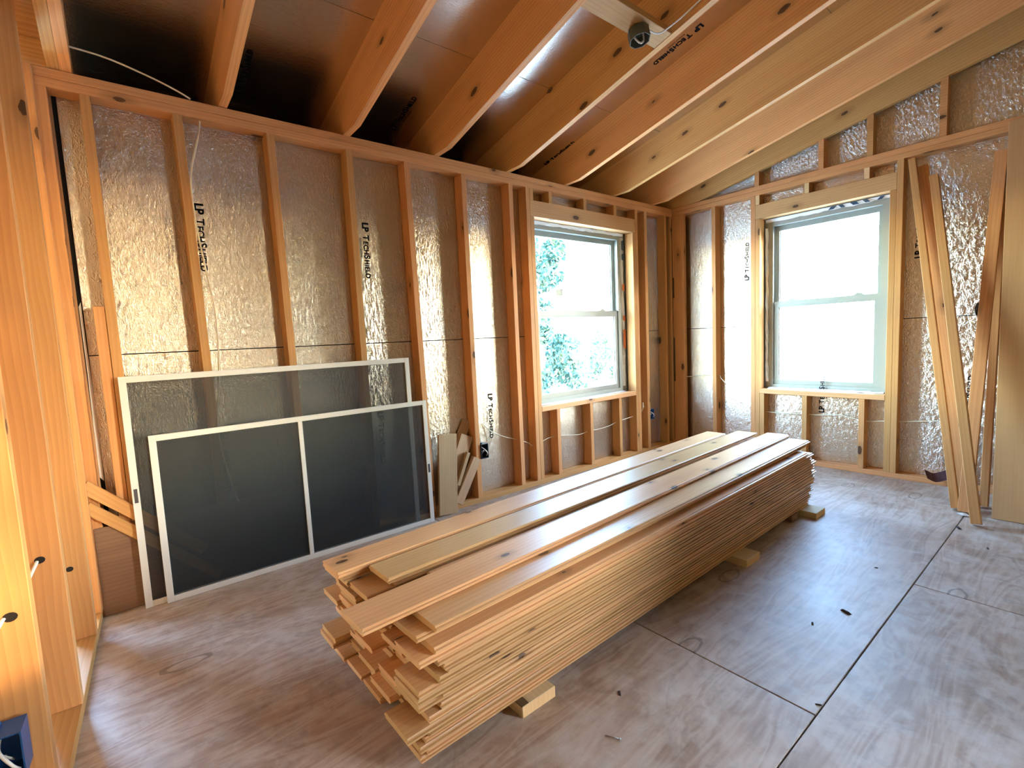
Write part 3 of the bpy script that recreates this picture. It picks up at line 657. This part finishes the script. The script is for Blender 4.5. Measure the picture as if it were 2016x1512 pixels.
# flashing strips and scraps
def strip(name, P, wv, mat, lab, cat):
    V = []; F = []
    P = smoothpath(P, 5); wv = Vector(wv); th = 0.0012
    for q in P: V += [q, q + wv, q + wv + Vector((-th, 0, 0)), q + Vector((-th, 0, 0))]
    n = len(P)
    for i in range(n - 1):
        for j in range(4): F.append((4 * i + j, 4 * i + (j + 1) % 4, 4 * i + 4 + (j + 1) % 4, 4 * i + 4 + j))
    F += [(0, 3, 2, 1), tuple(4 * n - 4 + j for j in range(4))]
    o = raw(name, V, F, (mat,)); return tag(o, lab, cat)
strip('flashing_strip', [(-.060, -2.020, .115), (-.030, -2.060, .090), (-.022, -2.110, .110), (-.035, -2.170, .150)], (0, -.018, -.062), 'flash', 'curled dark purple-brown metal strip behind the leaning boards', 'flashing')
strip('flashing_strip', [(-.03, -2.285, .31), (-.02, -2.310, .35), (-.02, -2.345, .375)], (0, .012, -.085), 'wrap', 'pale violet folded sheet scrap behind the leaning boards', 'scrap')
o = raw('paper_scrap', [(-.575, -2.275, .002), (-.56, -2.305, .010), (-.60, -2.335, .003), (-.625, -2.305, .008), (-.575, -2.275, .0005), (-.56, -2.305, .0085), (-.60, -2.335, .0015), (-.625, -2.305, .0065)], [(0, 1, 2, 3), (7, 6, 5, 4), (0, 4, 5, 1), (1, 5, 6, 2), (2, 6, 7, 3), (3, 7, 4, 0)], ('paper',)); tag(o, 'small white paper scrap at the foot of the leaning boards', 'scrap')
CH = ['dark wood chip beside the foot of the outermost leaning board', 'largest dark chip between the stack and the long floor joint', 'small dark chip beyond the long floor joint near the leaning boards', 'dark chip at the crossing of two floor joints', 'dark chip just outside the stack near its first bearer block', 'tiniest dark chip near the far crossing of floor joints', 'dark flat chip on the panel beside the middle bearer block']
for i, (x, y, s, a) in enumerate(((-.85, -2.324, .022, .4), (-2.202, -2.186, .022, 1.1), (-1.076, -2.468, .012, .2), (-2.821, -2.300, .010, 2.0), (-3.231, -1.86, .012, .7), (-1.688, -2.157, .008, 1.9), (-2.381, -2.128, .012, .3))):
    cs, sn = math.cos(a), math.sin(a)
    q = [(-1, -.35, 0), (1, -.2, 0), (.8, .4, 0), (-.9, .3, 0), (-.6, -.1, .35), (.6, 0, .3), (.5, .2, .3), (-.5, .2, .35)]
    o = raw('wood_chip', [(x + s * (u * cs - v * sn), y + s * (u * sn + v * cs), s * w_ + .0003) for u, v, w_ in q], [(3, 2, 1, 0), (4, 5, 6, 7), (0, 1, 5, 4), (1, 2, 6, 5), (2, 3, 7, 6), (3, 0, 4, 7)], ('bark',))
    tag(o, CH[i], 'chip', 'dark chips on the floor')
T = Matrix.Translation((-3.379, -1.978, 0.004)) @ Matrix.Rotation(2.0, 4, 'Z')
sc = empty('loose_screw', T, label='loose silver screw lying on the bare subfloor', cat='screw')
tube('shank', [(0, 0, 0), (.02, 0, 0), (.042, 0, -.002)], .0018, 'steel', sc, n=1, world=T); tube('head', [(-.003, 0, .001), (0, 0, 0)], .0042, 'steel', sc, n=1, seg=8, world=T)

# ------------------------------------------------------------------ electrical boxes and cables
def outlet(x0, y0, z0, w, h, d, T, mat, lab, name='outlet_box'):
    T = T @ Matrix.Translation((x0, y0, z0)); e = empty(name, T, label=lab, cat='outlet box'); k = .003
    boxes('box_body', [((0, 0, 0), (k, d, h)), ((w - k, 0, 0), (w, d, h)), ((k, 0, 0), (w - k, d, k)), ((k, 0, h - k), (w - k, d, h)), ((k, d - k, k), (w - k, d, h - k))], mat, e, T)
    box('nail_bracket', (w * .1, d * .2, h), (w * .3, d * .9, h + .008), mat, e, T=T, endmat=mat, bev=.0008)
    tube('wire_pigtail', [(w * .25, d * .8, h * .8), (w * .35, .004, h * .70), (w * .7, -.012, h * .40), (w * .8, .010, h * .15)], .0035, 'whitecable', e, world=T)
    tube('wire_pigtail', [(w * .3, d * .8, h * .3), (w * .45, .008, h * .55), (w * .55, d * .7, h * .2)], .003, 'whitecable', e, world=T)
    return e
outlet(-2.4475, -.010, .318, .062, .105, .072, Matrix(), 'navybox', 'dark blue outlet box nailed to the rough stud')
outlet(-0.4085, .004, .314, .062, .100, .070, Matrix(), 'bluebox', 'small blue outlet box on the stud near the room corner')
outlet(-0.090, -1.290, .215, .060, .110, .070, TC, 'bluebox', 'bright blue outlet box on the sunlit bare stud wall')
# octagonal ceiling box
ybx = -1.30; zbx = zb(ybx) - 0.004
T = Matrix.Translation((-2.285, ybx, zbx)) @ Matrix.Rotation(math.atan(SL), 4, 'X').inverted()
cb_ = empty('ceiling_box', T, label='grey-green octagonal junction box with a white wire loop under the brace', cat='junction box')
V = []; F = []
for i in range(8):
    a = math.pi / 8 + i * math.pi / 4
    for r0, z in ((.052, 0), (.052, -.054), (.048, -.054), (.048, -.004)): V.append((r0 * math.cos(a), r0 * math.sin(a), z))
for i in range(8):
    j = (i + 1) % 8
    for s in range(3): F.append((4 * i + s, 4 * j + s, 4 * j + s + 1, 4 * i + s + 1))
F.append(tuple(4 * i for i in range(8))[::-1]); F.append(tuple(4 * i + 3 for i in range(8)))
raw('box_body', V, F, ('steelbox',), cb_, T)
tube('wire_loop', [(-.030, .012, -.010), (-.026, .008, -.045), (-.002, .000, -.066), (.022, -.006, -.048), (.026, -.010, -.010)], .0045, 'whitecable', cb_, world=T)
def cable(P, lab, r=.0048, mat='cable', flat=.6):
    return tag(tube('electrical_cable', P, r, mat, flat=flat), lab, 'cable')
zc = zb(-1.33)
cable([(-2.240, -1.335, zc - .012), (-2.190, -1.352, zc - .018), (-2.150, -1.40, zc + .010), (-2.105, -1.50, zb(-1.5) + .030), (-2.098, -1.80, zb(-1.8) + .060), (-2.098, -2.20, zb(-2.2) + .07)], 'white cable running from the ceiling junction box along a rafter', mat='whitecable')
cable([(-4.442, .004, 2.483), (-4.316, .003, 2.473), (-4.176, .002, 2.439), (-4.075, .001, 2.405), (-4.016, .003, 2.379)], 'pale cable looping over the top plate by the bare sunlit stud wall', r=.0055)
cable([(-3.985, .020, 2.292), (-3.998, -.004, 2.22), (-4.047, -.008, 2.02), (-4.049, -.008, 1.818), (-4.027, -.008, 1.577), (-4.006, -.008, 1.379), (-4.012, -.009, 1.114), (-4.045, -.012, .796), (-4.02, -.012, .55), (-3.99, -.014, .40)], 'pale vertical cable hanging down a stud behind the screens')
cable([(-2.36, .035, .43), (-2.385, .03, .52), (-2.396, .04, .566), (-2.322, .045, .498), (-2.20, .045, .435), (-2.058, .045, .385), (-1.96, .045, .345), (-1.895, .045, .312), (-1.75, .045, .345), (-1.65, .045, .350), (-1.49, .050, .330), (-1.367, .045, .317), (-1.25, .045, .330), (-1.129, .045, .325), (-.975, .045, .334), (-.86, .045, .355), (-.57, .045, .38), (-.50, .03, .42), (-.49, .03, .49), (-.46, .045, .45), (-.43, .045, .40), (-.385, .045, .37)], 'pale cable threaded through the studs below the window with foliage')
cable([(.020, -.10, .70), (.045, -.43, .73), (.045, -.48, .696), (.045, -.56, .617), (.050, -.70, .52), (.045, -.813, .454), (.045, -.88, .415), (.045, -1.05, .415), (.045, -1.192, .419), (.045, -1.30, .421), (.045, -1.454, .435), (.045, -1.592, .412), (.045, -1.658, .405), (.045, -1.754, .417), (.045, -1.861, .424), (.045, -2.102, .45), (.045, -2.45, .44)], 'pale cable threaded through the gable wall studs under the window')
def Cp(x, y, z): return TC @ Vector((x, y, z))
cable([Cp(-.062, -.70, .548), Cp(-.058, -.752, .545), Cp(-.066, -.80, .525), Cp(-.080, -.95, .49), Cp(-.078, -1.14, .555), Cp(-.052, -1.19, .563), Cp(-.052, -1.215, .560), Cp(-.066, -1.27, .535), Cp(-.085, -1.42, .49), Cp(-.05, -1.64, .55)], 'short white cable threaded through the sunlit bare studs', mat='whitecable')

# ------------------------------------------------------------------ outdoors
gr = raw('ground', [(-900, -900, -3.2), (900, -900, -3.2), (900, 900, -3.2), (-900, 900, -3.2)], [(0, 1, 2, 3)], ('ground',)); tag(gr, 'pale open ground outside the windows', 'ground', kind='structure')
def tree(x, y, h, rx, n, lab, mats, seed, z0=-3.2):
    r2 = random.Random(seed); T = Matrix.Translation((x, y, z0))
    e = empty('tree', T, label=lab, cat='tree', group=None)
    tube('trunk', [(0, 0, 0), (.1, .05, h * .35), (-.05, .1, h * .8)], .12, 'trunk', e, world=T)
    V = []; F = []; fm = []
    blobs = [(r2.uniform(-rx, rx) * .7, r2.uniform(-rx, rx) * .7, h * r2.uniform(.3, .95), r2.uniform(.35, .7) * rx * .7) for _ in range(16)]
    for i in range(n):
        b = blobs[i % len(blobs)]
        d = Vector((r2.gauss(0, 1), r2.gauss(0, 1), r2.gauss(0, 1))).normalized() * b[3] * r2.uniform(.5, 1.0) ** .5
        c = Vector(b[:3]) + d; s = r2.uniform(.05, .11)
        u = Vector((r2.gauss(0, 1), r2.gauss(0, 1), r2.gauss(0, 1))).normalized(); w = u.cross(Vector((r2.gauss(0, 1), r2.gauss(0, 1), r2.gauss(0, 1)))).normalized()
        k = len(V); V += [c - u * s, c - w * s * .45, c + u * s, c + w * s * .45]; F.append((k, k + 1, k + 2, k + 3)); fm.append(0 if r2.random() < .7 else 1)
    f = raw('foliage', V, F, mats, e, T, fm); f['kind'] = 'stuff'
tree(3.65, 6.05, 6.9, .95, 6000, 'tall leafy tree outside at the jamb side of the window view', ('leaf', 'leaf2'), 11)
tree(5.75, 7.35, 4.9, 1.2, 6000, 'lower bushy tree outside beneath the horizon of the window view', ('leaf', 'leaf2'), 12)
tree(9.2, 8.9, 4.5, .9, 3000, 'pale yellow-green shrub outside standing alone beyond the bushy tree', ('leaf2', 'leaf'), 13)

# unseen hedges added to block sun at the gable window, sky behind the viewer
def added_hedge(x, y, ang, hw, n, top, size, lab, seed, zmin=-2.6):
    T = Matrix.Translation((x, y, -3.2)) @ Matrix.Rotation(ang, 4, 'Z'); hd = empty('hedge', T, label=lab, cat='hedge')
    r2 = random.Random(seed); V = []; F = []
    for i in range(n):
        c = Vector((r2.uniform(-hw, hw), r2.uniform(-.5, .5), r2.uniform(zmin + 3.2, top + 3.2) - .4 * r2.random() ** 2)); s_ = r2.uniform(.7, 1.2) * size
        u = Vector((r2.gauss(0, 1), r2.gauss(0, 1), r2.gauss(0, 1))).normalized(); w_ = u.cross(Vector((r2.gauss(0, 1), r2.gauss(0, 1), r2.gauss(0, 1)))).normalized()
        k = len(V); V += [c - u * s_, c - w_ * s_ * .5, c + u * s_, c + w_ * s_ * .5]; F.append((k, k + 1, k + 2, k + 3))
    o = raw('foliage', V, F, ('hedgeleaf',), hd, T); o['kind'] = 'stuff'
    for t in (-.7, .05, .75): tube('stem', [(t * hw, 0, 0), (t * hw + .05, 0, 2.2), (t * hw - .05, 0.05, 4.5)], .06, 'trunk', hd, world=T)
added_hedge(3.7, -6.4, 0.6, 1.35, 15000, 3.2, .09, 'tall sunlit hedge standing outside the gable wall', 21)
added_hedge(-4.0, -7.7, 0.0, 3.3, 34000, 4.4, .125, 'broad sunlit hedge outside the wall that faces the screens', 22)
added_hedge(1.95, -8.9, 0.3, 0.9, 12000, 4.4, .11, 'narrow sunlit hedge outside beside the broad hedge', 23)
